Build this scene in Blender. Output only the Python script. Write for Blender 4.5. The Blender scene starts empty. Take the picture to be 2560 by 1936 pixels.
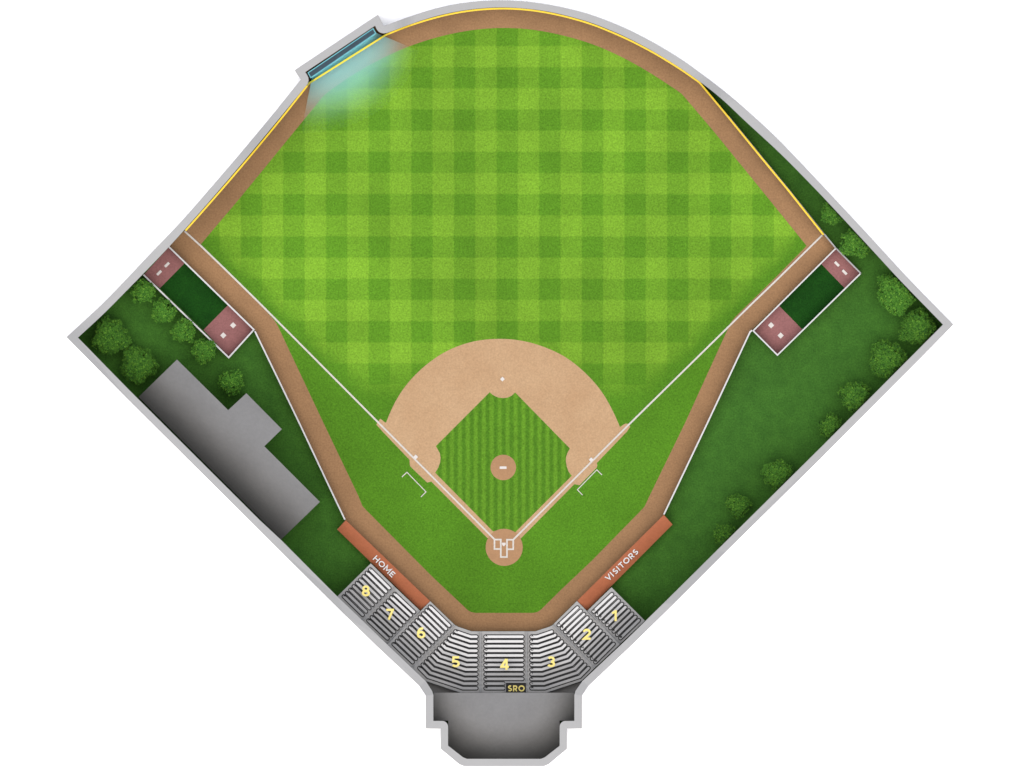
import bpy, bmesh, math, random
from mathutils import Vector
random.seed(7)
S = 0.0926                       # metres per plan unit
CX, CY = 1280.0, 968.0
scene = bpy.context.scene
COL = scene.collection
def W(p): return ((p[0]-CX)*S, -(p[1]-CY)*S)
def WL(ps): return [W(p) for p in ps]
def sstep(a, b, x):
    t = max(0.0, min(1.0, (x-a)/(b-a))); return t*t*(3-2*t)
def lerp(a, b, t): return a+(b-a)*t
def lerp2(p, q, t): return (lerp(p[0], q[0], t), lerp(p[1], q[1], t))

# ------------------------------------------------------------------ materials
def new_mat(name):
    m = bpy.data.materials.new(name); m.use_nodes = True
    nt = m.node_tree; b = nt.nodes['Principled BSDF']
    b.inputs['Specular IOR Level'].default_value = 0.2
    return m, nt, b
def N(nt, typ, **kw):
    n = nt.nodes.new(typ)
    for k, v in kw.items(): setattr(n, k, v)
    return n
def math_node(nt, op, a=None, b=None, c=None, clamp=False):
    n = N(nt, 'ShaderNodeMath', operation=op); n.use_clamp = clamp
    for i, v in enumerate((a, b, c)):
        if v is None: continue
        if hasattr(v, 'links'): nt.links.new(v, n.inputs[i])
        else: n.inputs[i].default_value = v
    return n.outputs[0]
def mixc(nt, fac, a, b, blend='MIX'):
    n = N(nt, 'ShaderNodeMix', data_type='RGBA', blend_type=blend)
    for sock, v in ((n.inputs[0], fac), (n.inputs[6], a), (n.inputs[7], b)):
        if hasattr(v, 'links'): nt.links.new(v, sock)
        elif isinstance(v, (int, float)): sock.default_value = v
        else: sock.default_value = (*v, 1)
    return n.outputs[2]
def noise(nt, scale, detail=3, rough=0.6, vec=None):
    n = N(nt, 'ShaderNodeTexNoise'); n.inputs['Scale'].default_value = scale
    n.inputs['Detail'].default_value = detail; n.inputs['Roughness'].default_value = rough
    if vec is None:
        vec = N(nt, 'ShaderNodeNewGeometry').outputs['Position']
    nt.links.new(vec, n.inputs['Vector'])
    return n.outputs['Fac']
def stretch(nt, fac, k):         # contrast about one half
    return math_node(nt, 'MULTIPLY_ADD', fac, k, 0.5-0.5*k, clamp=True)
KA = 0.86
def scaled(c, k): return tuple(v*k for v in c)
def surf(name, col, var=0.15, scale=1.2, fine=None, fvar=0.15, rough=0.85, bump=0.0, spec=0.2, tint=None):
    """a plain worn surface: broad blotches and a fine grain of its own colour"""
    k = 1.0 if name == 'white paving' else KA
    col = scaled(col, k); tint = scaled(tint, k) if tint else None
    m, nt, b = new_mat(name)
    c2 = scaled(col, 1-var) if tint is None else tint
    out = mixc(nt, stretch(nt, noise(nt, scale, 4, 0.65), 2.2), scaled(col, 1+var*0.6), c2)
    if fine:
        f = noise(nt, fine, 2, 0.7)
        g = math_node(nt, 'MULTIPLY_ADD', f, 4*fvar, 1-2*fvar)
        comb = N(nt, 'ShaderNodeCombineColor')
        for i in range(3): nt.links.new(g, comb.inputs[i])
        out = mixc(nt, 1.0, out, comb.outputs[0], 'MULTIPLY')
        if bump:
            bp = N(nt, 'ShaderNodeBump'); bp.inputs['Strength'].default_value = bump
            bp.inputs['Distance'].default_value = 0.05
            nt.links.new(f, bp.inputs['Height']); nt.links.new(bp.outputs[0], b.inputs['Normal'])
    nt.links.new(out, b.inputs['Base Color'])
    b.inputs['Roughness'].default_value = rough
    b.inputs['Specular IOR Level'].default_value = spec
    return m

PLAIN = scaled((0.046, 0.128, 0.0074), KA)
def grass_mat(name, light, dark, pattern, bvar=0.12):
    """mown turf: light / dark cut bands are the mowing; grain and patches are the sward"""
    light, dark = scaled(light, KA), scaled(dark, KA)
    m, nt, b = new_mat(name)
    pos = N(nt, 'ShaderNodeNewGeometry').outputs['Position']
    sep = N(nt, 'ShaderNodeSeparateXYZ'); nt.links.new(pos, sep.inputs[0])
    px = math_node(nt, 'MULTIPLY_ADD', sep.outputs[0], 1/S, CX)
    py = math_node(nt, 'MULTIPLY_ADD', sep.outputs[1], -1/S, CY)
    def band(v, start, period, k):
        ph = math_node(nt, 'MULTIPLY', math_node(nt, 'SUBTRACT', v, start), 2*math.pi/period)
        return math_node(nt, 'MULTIPLY_ADD', math_node(nt, 'SINE', ph), k, 0.5, clamp=True)
    wob = math_node(nt, 'MULTIPLY_ADD', noise(nt, 0.5, 3), 6.0, -3.0)
    if pattern == 'checker':
        bx = band(math_node(nt, 'ADD', px, wob), 1081.5, 106.6, 5.0)
        by = band(math_node(nt, 'ADD', py, wob), 115.5, 105.8, 5.0)
        fac = math_node(nt, 'MULTIPLY_ADD', by, 0.5, math_node(nt, 'MULTIPLY', bx, 0.5))
        # the cut stops short of the infield and of the foul lines
        v = math_node(nt, 'SUBTRACT', 1367.0, py)
        u = math_node(nt, 'ABSOLUTE', math_node(nt, 'SUBTRACT', px, 1259.0))
        d = math_node(nt, 'SUBTRACT', v, u)
        k1 = math_node(nt, 'MULTIPLY_ADD', d, 1/55.0, -0.25, clamp=True)
        k2 = math_node(nt, 'MULTIPLY_ADD', py, -1/85.0, 1000/85.0, clamp=True)
        k = math_node(nt, 'MULTIPLY', k1, k2)
    elif pattern == 'stripes':
        ph = math_node(nt, 'MULTIPLY', math_node(nt, 'SUBTRACT', math_node(nt, 'ADD', px, wob), 1264.0), 2*math.pi/19.9)
        fac = math_node(nt, 'MULTIPLY_ADD', math_node(nt, 'SINE', ph), 0.7, 0.5, clamp=True)
    else:
        fac = stretch(nt, noise(nt, 0.35, 4), 1.6)
    col = mixc(nt, fac, dark, light)
    if pattern == 'checker':
        col = mixc(nt, k, PLAIN, col)           # foul ground and the infield skirt are cut plain, a deeper green
        big = math_node(nt, 'MULTIPLY_ADD', noise(nt, 0.018, 3), 0.9, 0.55)
        cb = N(nt, 'ShaderNodeCombineColor')
        for i in range(3): nt.links.new(big, cb.inputs[i])
        col = mixc(nt, 1.0, col, cb.outputs[0], 'MULTIPLY')
    blot = math_node(nt, 'MULTIPLY_ADD', noise(nt, 0.06, 4, 0.6), 4*bvar, 1-2*bvar)
    grain = math_node(nt, 'MULTIPLY_ADD', noise(nt, 2.6, 3, 0.8), 1.6, 0.2)
    g2 = math_node(nt, 'MULTIPLY', blot, grain)
    comb = N(nt, 'ShaderNodeCombineColor')
    for i in range(3): nt.links.new(g2, comb.inputs[i])
    col = mixc(nt, 1.0, col, comb.outputs[0], 'MULTIPLY')
    nt.links.new(col, b.inputs['Base Color'])
    b.inputs['Roughness'].default_value = 0.95
    b.inputs['Specular IOR Level'].default_value = 0.08
    bp = N(nt, 'ShaderNodeBump'); bp.inputs['Strength'].default_value = 0.35
    bp.inputs['Distance'].default_value = 0.08
    nt.links.new(noise(nt, 3.0, 3, 0.8), bp.inputs['Height']); nt.links.new(bp.outputs[0], b.inputs['Normal'])
    return m

def emit_mat(name, col, strength, grid=False):
    m, nt, b = new_mat(name)
    b.inputs['Base Color'].default_value = (*scaled(col, 0.3), 1)
    b.inputs['Emission Color'].default_value = (*col, 1)
    b.inputs['Emission Strength'].default_value = strength
    return m

def foliage_mat(name, cols):
    m, nt, b = new_mat(name)
    geo = N(nt, 'ShaderNodeNewGeometry')
    ramp = N(nt, 'ShaderNodeValToRGB')
    nt.links.new(geo.outputs['Random Per Island'], ramp.inputs[0])
    els = ramp.color_ramp.elements
    while len(els) < len(cols): els.new(0.5)
    for i, c in enumerate(cols):
        els[i].position = i/(len(cols)-1); els[i].color = (*scaled(c, KA*0.9), 1)
    nt.links.new(ramp.outputs[0], b.inputs['Base Color'])
    b.inputs['Roughness'].default_value = 0.7
    b.inputs['Specular IOR Level'].default_value = 0.1
    return m

M = {}
M['white_ground'] = surf('white paving', (0.93, 0.93, 0.93), 0.02, 0.05, rough=0.9, spec=0.0)
M['concrete_wall'] = surf('pale concrete coping', (0.243, 0.2445, 0.2415), 0.025, 0.25, 2.5, 0.012, bump=0.05)
M['wall_face'] = surf('dark green wall paint', (0.05, 0.075, 0.045), 0.2, 0.6)  # one even dark green for the inner wall face
M['lawn'] = grass_mat('rough lawn', (0.0300, 0.092, 0.0115), (0.0185, 0.062, 0.0080), 'plain', 0.14)
M['track'] = surf('warning track clay', (0.190, 0.105, 0.049), 0.13, 0.10, 2.4, 0.18, bump=0.2)
M['outfield'] = grass_mat('mown outfield turf', (0.106, 0.218, 0.0155), (0.056, 0.146, 0.0086), 'checker', 0.10)
M['infield_grass'] = grass_mat('striped infield turf', (0.066, 0.160, 0.011), (0.042, 0.115, 0.0075), 'stripes', 0.05)
M['dirt'] = surf('infield sand', (0.288, 0.190, 0.106), 0.10, 0.10, 2.4, 0.14, bump=0.2, tint=(0.268, 0.166, 0.088))
M['mound'] = surf('packed mound clay', (0.240, 0.135, 0.068), 0.08, 0.3, 2.4, 0.10, bump=0.2)
M['chalk'] = surf('chalk', (0.37, 0.35, 0.32), 0.10, 1.5, 4.0, 0.08)
M['plate'] = surf('white rubber', (0.40, 0.38, 0.36), 0.04, 1.5, rough=0.6)
M['pen_clay'] = surf('red pen clay', (0.168, 0.071, 0.069), 0.10, 0.5, 2.4, 0.16)
M['pen_turf'] = grass_mat('dark artificial turf', (0.0058, 0.040, 0.0034), (0.0028, 0.025, 0.0022), 'plain', 0.10)
M['white_fence'] = surf('white painted fence', (0.37, 0.37, 0.37), 0.05, 1.0, rough=0.6)
M['grey_fence'] = surf('grey painted fence', (0.22, 0.22, 0.22), 0.06, 1.0, rough=0.6)
M['yellow'] = surf('yellow fence rail', (0.54, 0.375, 0.018), 0.05, 1.0, rough=0.5)
M['fence_green'] = surf('dark green padding', (0.018, 0.04, 0.012), 0.15, 0.7)
M['terracotta'] = surf('terracotta roof coating', (0.245, 0.077, 0.034), 0.10, 0.35, 2.0, 0.06)
M['brick'] = surf('dugout brick', (0.12, 0.045, 0.028), 0.2, 1.0)
M['letter_white'] = surf('white lettering', (0.42, 0.42, 0.42), 0.03, 1.0, rough=0.6)
M['letter_yellow'] = surf('pale yellow lettering', (0.62, 0.52, 0.15), 0.03, 1.0, rough=0.5)
M['letter_black'] = surf('black stencil paint', (0.006, 0.006, 0.006), 0.1, 1.0)
M['roof'] = surf('grey roof membrane', (0.130, 0.130, 0.130), 0.10, 0.10, 1.4, 0.05, rough=0.9)
M['render_wall'] = surf('grey rendered wall', (0.14, 0.14, 0.14), 0.1, 0.4)
M['terrace'] = surf('terrace concrete', (0.255, 0.255, 0.252), 0.07, 0.5, 3.0, 0.10)
M['bench_gap_shade'] = surf('painted bench gap shade', (0.022, 0.022, 0.022), 0.12, 0.8, 3.0, 0.10)  # shade between the benches painted in as near-black strips
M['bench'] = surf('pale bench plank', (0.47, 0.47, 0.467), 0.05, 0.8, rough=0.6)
M['bench_part_shade'] = surf('part shade bench plank', (0.38, 0.38, 0.38), 0.05, 0.8, rough=0.6)  # bench plank darkened a step for shade on the middle rows
M['bench_back_shade'] = surf('back shade bench plank', (0.265, 0.265, 0.265), 0.06, 0.8, rough=0.6)  # bench plank darkened further, back row shade put into the colour
M['bench_leg'] = surf('galvanised bench leg', (0.16, 0.16, 0.16), 0.05, 1.0)
M['rail'] = surf('light rail paint', (0.24, 0.24, 0.24), 0.05, 1.0)
M['sro_deck'] = surf('dark standing deck', (0.030, 0.030, 0.032), 0.15, 0.8, 3.0, 0.1)
M['board'] = surf('blue grey board casing', (0.024, 0.042, 0.055), 0.2, 0.8)
M['screen'] = emit_mat('lit screen', (0.22, 0.74, 0.85), 0.8)
M['led_trim'] = emit_mat('lit cyan trim', (0.15, 0.52, 0.60), 0.12)
M['bark'] = surf('bark', (0.05, 0.035, 0.02), 0.3, 2.0)
M['leaf'] = foliage_mat('bright leaves', [(0.012, 0.060, 0.005), (0.046, 0.145, 0.012), (0.028, 0.105, 0.008), (0.088, 0.215, 0.020)])
M['leaf_dark'] = foliage_mat('deeper leaves', [(0.010, 0.048, 0.004), (0.038, 0.118, 0.009), (0.023, 0.085, 0.006), (0.068, 0.172, 0.014)])

# ------------------------------------------------------------------ mesh helpers
class MB:
    def __init__(s): s.v, s.f = [], []
    def add(s, vs, fs):
        o = len(s.v); s.v += [tuple(v) for v in vs]; s.f += [tuple(i+o for i in f) for f in fs]
    def box(s, c, half, ang=0.0):
        ca, sa = math.cos(ang), math.sin(ang); vs = []
        for z in (-1, 1):
            for x, y in ((-1, -1), (1, -1), (1, 1), (-1, 1)):
                dx, dy = x*half[0], y*half[1]
                vs.append((c[0]+dx*ca-dy*sa, c[1]+dx*sa+dy*ca, c[2]+z*half[2]))
        s.add(vs, [(3, 2, 1, 0), (4, 5, 6, 7), (0, 1, 5, 4), (1, 2, 6, 5), (2, 3, 7, 6), (3, 0, 4, 7)])
    def prism(s, poly, z0, z1):
        """closed prism over a simple polygon (world xy)"""
        poly = ccw(poly); n = len(poly)
        z1f = z1 if callable(z1) else (lambda x, y: z1)
        vs = [(x, y, z0) for x, y in poly]+[(x, y, z1f(x, y)) for x, y in poly]
        fs = [tuple(range(n-1, -1, -1)), tuple(range(n, 2*n))]
        fs += [(i, (i+1) % n, n+(i+1) % n, n+i) for i in range(n)]
        s.add(vs, fs)
    def cyl(s, a, b, r0, r1=None, n=8):
        r1 = r0 if r1 is None else r1
        a, b = Vector(a), Vector(b); d = (b-a).normalized()
        u = d.orthogonal().normalized(); w = d.cross(u); vs = []
        for p, r in ((a, r0), (b, r1)):
            for i in range(n):
                t = 2*math.pi*i/n; vs.append(p+u*math.cos(t)*r+w*math.sin(t)*r)
        fs = [(i, (i+1) % n, n+(i+1) % n, n+i) for i in range(n)]
        fs += [tuple(range(n-1, -1, -1)), tuple(range(n, 2*n))]
        s.add(vs, fs)
    def build(s, name, mat, parent=None, loc=None, smooth=False):
        if loc is None:
            xs = [v[0] for v in s.v]; ys = [v[1] for v in s.v]; zs = [v[2] for v in s.v]
            loc = ((min(xs)+max(xs))/2, (min(ys)+max(ys))/2, min(zs))
        me = bpy.data.meshes.new(name)
        me.from_pydata([(v[0]-loc[0], v[1]-loc[1], v[2]-loc[2]) for v in s.v], [], s.f)
        for m in (mat if isinstance(mat, (list, tuple)) else [mat]): me.materials.append(m)
        bm = bmesh.new(); bm.from_mesh(me)
        big = [f for f in bm.faces if len(f.verts) > 4]
        if big: bmesh.ops.triangulate(bm, faces=big)
        bmesh.ops.recalc_face_normals(bm, faces=bm.faces) if not getattr(s, 'keep', False) else None
        bm.to_mesh(me); bm.free()
        if smooth:
            for p in me.polygons: p.use_smooth = True
        o = bpy.data.objects.new(name, me); COL.objects.link(o)
        if parent is not None:
            o.parent = parent
            pl = parent['_loc'] if '_loc' in parent else (0, 0, 0)
            o.location = (loc[0]-pl[0], loc[1]-pl[1], loc[2]-pl[2])
        else: o.location = loc
        o['_loc'] = loc
        return o
def ccw(poly):
    a = sum(poly[i][0]*poly[(i+1) % len(poly)][1]-poly[(i+1) % len(poly)][0]*poly[i][1] for i in range(len(poly)))
    return list(poly) if a > 0 else list(poly)[::-1]
def tag(o, label, cat, group=None):
    o['label'] = label; o['category'] = cat
    if group: o['group'] = group
    return o
def thing(name, loc, label, cat, group=None):
    o = bpy.data.objects.new(name, None); COL.objects.link(o); o.location = loc
    o.empty_display_size = 0.5; o['_loc'] = loc
    return tag(o, label, cat, group)
def struct(o): o['kind'] = 'structure'; return o
def sheet(name, poly, z, mat, thick=0.0):
    """a flat ground sheet from a plan outline"""
    mb = MB(); p = ccw(WL(poly)); mb.add([(x, y, z) for x, y in p], [tuple(range(len(p)))]); mb.keep = True
    return struct(mb.build(name, mat, loc=(0, 0, 0)))
def offset_line(pts, d, closed=False):
    """left offset of a world polyline with mitred corners"""
    out = []; n = len(pts)
    for i in range(n):
        a = pts[i-1] if (i > 0 or closed) else None
        b = pts[(i+1) % n] if (i < n-1 or closed) else None
        def nrm(p, q):
            dx, dy = q[0]-p[0], q[1]-p[1]; L = math.hypot(dx, dy) or 1e-9; return (-dy/L, dx/L)
        ns = []
        if a is not None: ns.append(nrm(a, pts[i]))
        if b is not None: ns.append(nrm(pts[i], b))
        if len(ns) == 1: mx, my = ns[0]; k = 1
        else:
            mx, my = ns[0][0]+ns[1][0], ns[0][1]+ns[1][1]; L = math.hypot(mx, my) or 1e-9
            mx, my = mx/L, my/L; k = 1/max(0.35, mx*ns[0][0]+my*ns[0][1])
        out.append((pts[i][0]+mx*d*k, pts[i][1]+my*d*k))
    return out
def add_wall(mb, plan, width, z0, z1, off=0.0, closed=False):
    """an upright wall along a plan polyline; width and off in metres"""
    pts = WL(plan)
    L, R = offset_line(pts, off+width/2, closed), offset_line(pts, off-width/2, closed)
    n = len(pts); z1f = z1 if callable(z1) else (lambda x, y: z1)
    z0f = z0 if callable(z0) else (lambda x, y: z0)
    vs = []
    for l, r in zip(L, R):
        h = z1f((l[0]+r[0])/2, (l[1]+r[1])/2)
        b_ = z0f((l[0]+r[0])/2, (l[1]+r[1])/2); vs += [(*l, b_), (*r, b_), (*r, h), (*l, h)]
    fs = []
    for i in range(n if closed else n-1):
        a, b = 4*i, 4*((i+1) % n)
        for k in range(4): fs.append((a+k, a+(k+1) % 4, b+(k+1) % 4, b+k))
    if not closed: fs += [(3, 2, 1, 0), (4*n-4, 4*n-3, 4*n-2, 4*n-1)]
    mb.add(vs, fs)
def strip(mb, plan, width_px, z, closed=False):
    """painted line lying on the ground"""
    pts = WL(plan); w = width_px*S/2
    L, R = offset_line(pts, w, closed), offset_line(pts, -w, closed); n = len(pts)
    vs = [(*p, z) for p in L]+[(*p, z) for p in R]
    fs = [(n+i, n+(i+1) % n, (i+1) % n, i) for i in range(n if closed else n-1)]
    mb.add(vs, fs); mb.keep = True
def capsule(pts, w):
    """outline of a round ended band along a world polyline"""
    L, R = offset_line(pts, w), offset_line(pts, -w); out = list(L)
    def cap(c, d0):
        a0 = math.atan2(d0[1], d0[0]); return [(c[0]+w*math.cos(a0-math.pi*k/6), c[1]+w*math.sin(a0-math.pi*k/6)) for k in range(1, 6)]
    e = pts[-1]; out += cap(e, (L[-1][0]-e[0], L[-1][1]-e[1]))
    out += R[::-1]
    s0 = pts[0]; out += cap(s0, (R[0][0]-s0[0], R[0][1]-s0[1]))
    return out
def inside(poly, x, y):
    r = False; n = len(poly); j = n-1
    for i in range(n):
        if (poly[i][1] > y) != (poly[j][1] > y) and x < (poly[j][0]-poly[i][0])*(y-poly[i][1])/(poly[j][1]-poly[i][1])+poly[i][0]: r = not r
        j = i
    return r
def text_geo(txt, h, bold=0.02, depth=0.05, width=None):
    """raised letters, centred on the origin, cap height h"""
    cu = bpy.data.curves.new('text', 'FONT'); cu.body = txt; cu.offset = bold
    cu.resolution_u = 4
    o = bpy.data.objects.new('text', cu); COL.objects.link(o)
    bpy.context.view_layer.update()
    me = bpy.data.meshes.new_from_object(o.evaluated_get(bpy.context.evaluated_depsgraph_get()))
    bpy.data.objects.remove(o); bpy.data.curves.remove(cu)
    vs = [v.co.copy() for v in me.vertices]; fs = [tuple(p.vertices) for p in me.polygons]
    x0, x1 = min(v.x for v in vs), max(v.x for v in vs); y0, y1 = min(v.y for v in vs), max(v.y for v in vs)
    ky = h/(y1-y0); kx = ky if width is None else width/(x1-x0)
    flat = [((v.x-(x0+x1)/2)*kx, (v.y-(y0+y1)/2)*ky) for v in vs]
    ec = {}
    for f in fs:
        for i in range(len(f)):
            ec.setdefault(frozenset((f[i], f[(i+1) % len(f)])), []).append((f[i], f[(i+1) % len(f)]))
    n = len(flat)
    V = [(x, y, depth) for x, y in flat]+[(x, y, 0.0) for x, y in flat]
    F = [f for f in fs]+[tuple(n+i for i in reversed(f)) for f in fs]
    F += [(e[0][1], e[0][0], n+e[0][0], n+e[0][1]) for e in ec.values() if len(e) == 1]
    bpy.data.meshes.remove(me)
    return V, F
def place(VF, c, ang):
    V, F = VF; ca, sa = math.cos(ang), math.sin(ang)
    return [(c[0]+x*ca-y*sa, c[1]+x*sa+y*ca, c[2]+z) for x, y, z in V], F

# bold sans lettering drawn as strokes: unit cap height, baseline at 0
def _arc(cx, cy, rx, ry, a0, a1, n=14):
    return [(cx+rx*math.cos(math.radians(a0+(a1-a0)*k/n)), cy+ry*math.sin(math.radians(a0+(a1-a0)*k/n))) for k in range(n+1)]
SW = 0.205; HS = SW/2
GLY = {   # advance width, list of (points, closed)
 '1': (0.46, [([(0.02,0.72),(0.30,0.905)], 0), ([(0.29,1.0),(0.29,0.0)], 0)]),
 '2': (0.66, [(_arc(0.32,0.655,0.225,0.243,165,-28)+[(0.13,HS),(0.60,HS)], 0)]),
 '3': (0.66, [(_arc(0.31,0.69,0.20,0.205,150,-80,12)+[(0.30,0.50)], 0), ([(0.30,0.50)]+_arc(0.31,0.29,0.225,0.19,75,-155,12), 0)]),
 '4': (0.70, [([(0.04,0.285),(0.68,0.285)], 0), ([(0.515,1.0),(0.515,0.0)], 0), ([(0.115,0.28),(0.49,0.97)], 0)]),
 '5': (0.66, [([(0.58,1-HS),(0.16,1-HS),(0.14,0.52)]+_arc(0.31,0.32,0.23,0.225,112,-150), 0)]),
 '6': (0.68, [(_arc(0.36,0.335,0.235,0.235,0,340,22), 1), (_arc(0.42,0.36,0.30,0.54,72,172,10), 0)]),
 '7': (0.62, [([(0.03,1-HS),(0.60,1-HS)], 0), ([(0.50,1-HS-0.02),(0.21,0.0)], 0)]),
 '8': (0.66, [(_arc(0.32,0.70,0.185,0.20,0,342,20), 1), (_arc(0.32,0.295,0.225,0.195,0,342,20), 1)]),
 'S': (0.66, [(_arc(0.33,0.70,0.20,0.198,40,200,10)+[(0.22,0.56),(0.42,0.45)]+_arc(0.32,0.30,0.225,0.20,35,-145,11), 0)]),
 'R': (0.68, [([(HS,0.0),(HS,1-HS),(0.36,1-HS)]+_arc(0.36,0.655,0.19,0.243,80,-90,9)+[(HS+0.06,0.41)], 0), ([(0.33,0.41),(0.56,0.02)], 0)]),
 'O': (0.94, [(_arc(0.47,0.5,0.37,0.40,0,348,28), 1)]),
 'H': (0.78, [([(HS,0),(HS,1)], 0), ([(0.66,0),(0.66,1)], 0), ([(HS,0.5),(0.66,0.5)], 0)]),
 'M': (0.94, [([(HS,0),(HS,0.97),(0.465,0.30),(0.83,0.97),(0.83,0)], 0)]),
 'E': (0.64, [([(0.58,1-HS),(HS,1-HS),(HS,HS),(0.58,HS)], 0), ([(HS,0.5),(0.52,0.5)], 0)]),
 'V': (0.80, [([(0.06,1),(0.39,0.12),(0.72,1)], 0)]),
 'I': (0.30, [([(HS,0),(HS,1)], 0)]),
 'T': (0.66, [([(0.0,1-HS),(0.64,1-HS)], 0), ([(0.32,1-HS),(0.32,0)], 0)]),
}
def sign_geo(txt, h, depth=0.05, width=None, sw=1.0, gap=0.10):
    x = 0.0; strokes = []
    for ch in txt:
        adv, st = GLY[ch]
        for pts, cl in st: strokes.append(([(p[0]+x, p[1]) for p in pts], cl))
        x += adv+gap
    tw = x-gap; kx = h if width is None else width/tw
    V, F = [], []
    for q, (pts, cl) in enumerate(strokes):
        P = [((p[0]-tw/2)*kx, (p[1]-0.5)*h) for p in pts]
        L, R = offset_line(P, HS*h*sw, bool(cl)), offset_line(P, -HS*h*sw, bool(cl)); n = len(P); o = len(V)
        zt = depth+0.003*q
        for a, b in zip(L, R): V += [(*a, 0.0), (*b, 0.0), (*b, zt), (*a, zt)]
        for k in range(n if cl else n-1):
            a, b = o+4*k, o+4*((k+1) % n)
            for m in range(4): F.append((a+m, a+(m+1) % 4, b+(m+1) % 4, b+m))
        if not cl: F += [(o+3, o+2, o+1, o), (o+4*n-4, o+4*n-3, o+4*n-2, o+4*n-1)]
    return V, F

# ------------------------------------------------------------------ the plan
R_OUT = [(166,843.2),(260,757),(314,700.5),(392,617.5),(430.8,578.5),(457.2,550),(500,501),(526.7,470),(560,431.6),(595.6,390),(660,312.9),(679,290),(751.8,199.5),(736.3,176),
 (944.9,36.9),(959.8,65.4),(1010,46.5),(1060,29.3),(1114.2,14.2),(1168.5,5.3),(1222.8,1.2),(1255,0.4),(1286,0.9),(1349.3,7.4),(1403.6,17.4),(1460,31),
 (1492.3,41.6),(1564.7,70.5),(1637,107.6),(1709.3,151.5),(1746.8,179.5),(1781.7,205),(1820,235.1),(1840.8,252.3),(1931.2,333.7),(1995.8,400.5),
 (2080.8,491),(2171.2,588),(2272.5,698.5),(2383.7,811.9),(2300,897.2),(2088.1,1110),(2060,1138.5),(1814.7,1380),(1684.8,1510),
 (1580,1612.5),(1471.4,1715.1),(1455.2,1739),(1455.2,1821.8),(1417.6,1821.8),(1417.6,1872.4),(1371.2,1911.3),(1359.3,1916.1),(1160.3,1916.1),
 (1148.4,1911.3),(1101.7,1872.4),(1101.7,1821.8),(1064.2,1821.8),(1064.2,1739),(1047.6,1714.5),(940,1614),(863.8,1540),(702.5,1380),(640,1317.5),(320,999.5)]
def arc_pts(c, r, a0, a1, n):
    return [(c[0]+r*math.cos(math.radians(a0+(a1-a0)*i/n)), c[1]+r*math.sin(math.radians(a0+(a1-a0)*i/n))) for i in range(n+1)]
R_IN = [(194.9,844.5),(260,784.8),(355.8,687.2),(422.7,617.8),(459.4,577),(482.6,550.6),(500.6,530.4),(552.7,470.3),(570.6,449.7),(595.5,420),(621.2,390),(655.6,348.6),(703.8,290),(768.9,210.3),(771.3,203),(771.2,196),(768.3,188.5),(763,180.8),
 (937.8,64.7),(941.5,73.2),(945.5,78.6),(951,82.3),(959,84),(967.8,82.8),(1060,48.5),(1114.2,34),(1168.5,24.2),(1222.8,19),(1255,18.2),(1286,18.8),(1349.3,25),(1403.6,35.6),(1460,51),
 (1492.3,61.5),(1564.7,92.2),(1637,130.2),(1709.3,175.4),(1754.5,207.3),(1820,260),(1840.8,283.1),(1931.2,365.5),(1968.7,401.5),(2045.2,480),(2080.8,518),(2171.2,615.5),(2247.2,698.5),
 (2357.5,811.9),(2300,869.9),(2060.5,1110.5),(1788.7,1380),(1658,1509.5),(1565,1600.5),(1455.3,1703.8),(1438.5,1728),(1435.9,1737.7),(1435.9,1802.7)]
R_IN += [(1414,1802.9)]+arc_pts((1413.6,1817.3), 14.5, 270, 180, 5)+[(1399.1,1865),(1362.3,1893.6),(1352.3,1897.6),(1167.3,1897.6),(1157.4,1893.6),(1120.2,1864.5)]
R_IN += arc_pts((1105.7,1817.3), 14.5, 0, -90, 5)+[(1083.4,1802.7),(1083.4,1737.7),(1080.5,1728),(1064.3,1703.4),(956,1600),(842.3,1490.8),(701.7,1349.5),(648.6,1300),(320,972.6)]
def fair(ps, a, b, step=9.0, passes=4, win=2):
    """resample the stretch from a to b evenly and fair it, ends kept"""
    i, j = ps.index(a), ps.index(b); seg = ps[i:j+1]; out = [seg[0]]
    for p, q in zip(seg, seg[1:]):
        m = max(1, round(math.hypot(q[0]-p[0], q[1]-p[1])/step)); out += [lerp2(p, q, k/m) for k in range(1, m+1)]
    for _ in range(passes):
        n = len(out); new = list(out)
        for k in range(1, n-1):
            w = min(win, k, n-1-k); s_ = out[k-w:k+w+1]
            new[k] = (sum(p[0] for p in s_)/len(s_), sum(p[1] for p in s_)/len(s_))
        out = new
    out[0], out[-1] = a, b
    return ps[:i]+out+ps[j+1:]
R_OUT = fair(R_OUT, (166,843.2), (751.8,199.5)); R_OUT = fair(R_OUT, (959.8,65.4), (2383.7,811.9))
R_IN = fair(R_IN, (194.9,844.5), (768.9,210.3)); R_IN = fair(R_IN, (967.8,82.8), (2357.5,811.9))
INNER = WL(R_IN)

def wall_h(x, y):
    px, py = x/S+CX, -y/S+CY
    h = 9.0  # raised stretches are made tall for the shade they cast
    h = lerp(h, 6.5, sstep(980, 1040, px)*sstep(260, 180, py))
    h = lerp(h, 15.0, sstep(772, 590, px)*sstep(200, 420, py)*sstep(860, 500, py))
    h = lerp(h, 18.0, sstep(760, 1000, py)*sstep(900, 700, px))
    h = lerp(h, 22.0, sstep(1180, 1600, py))
    return lerp(h, 24.0, sstep(1690, 1760, py))
def fence_h(x, y):
    px, py = x/S+CX, -y/S+CY
    k = 1-sstep(1735, 1790, px)
    h = lerp(3.4, wall_h(x, y)-0.4, k)
    n = sstep(118, 104, math.hypot(px-868, py-148))
    return lerp(h, 4.4, n)

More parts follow.
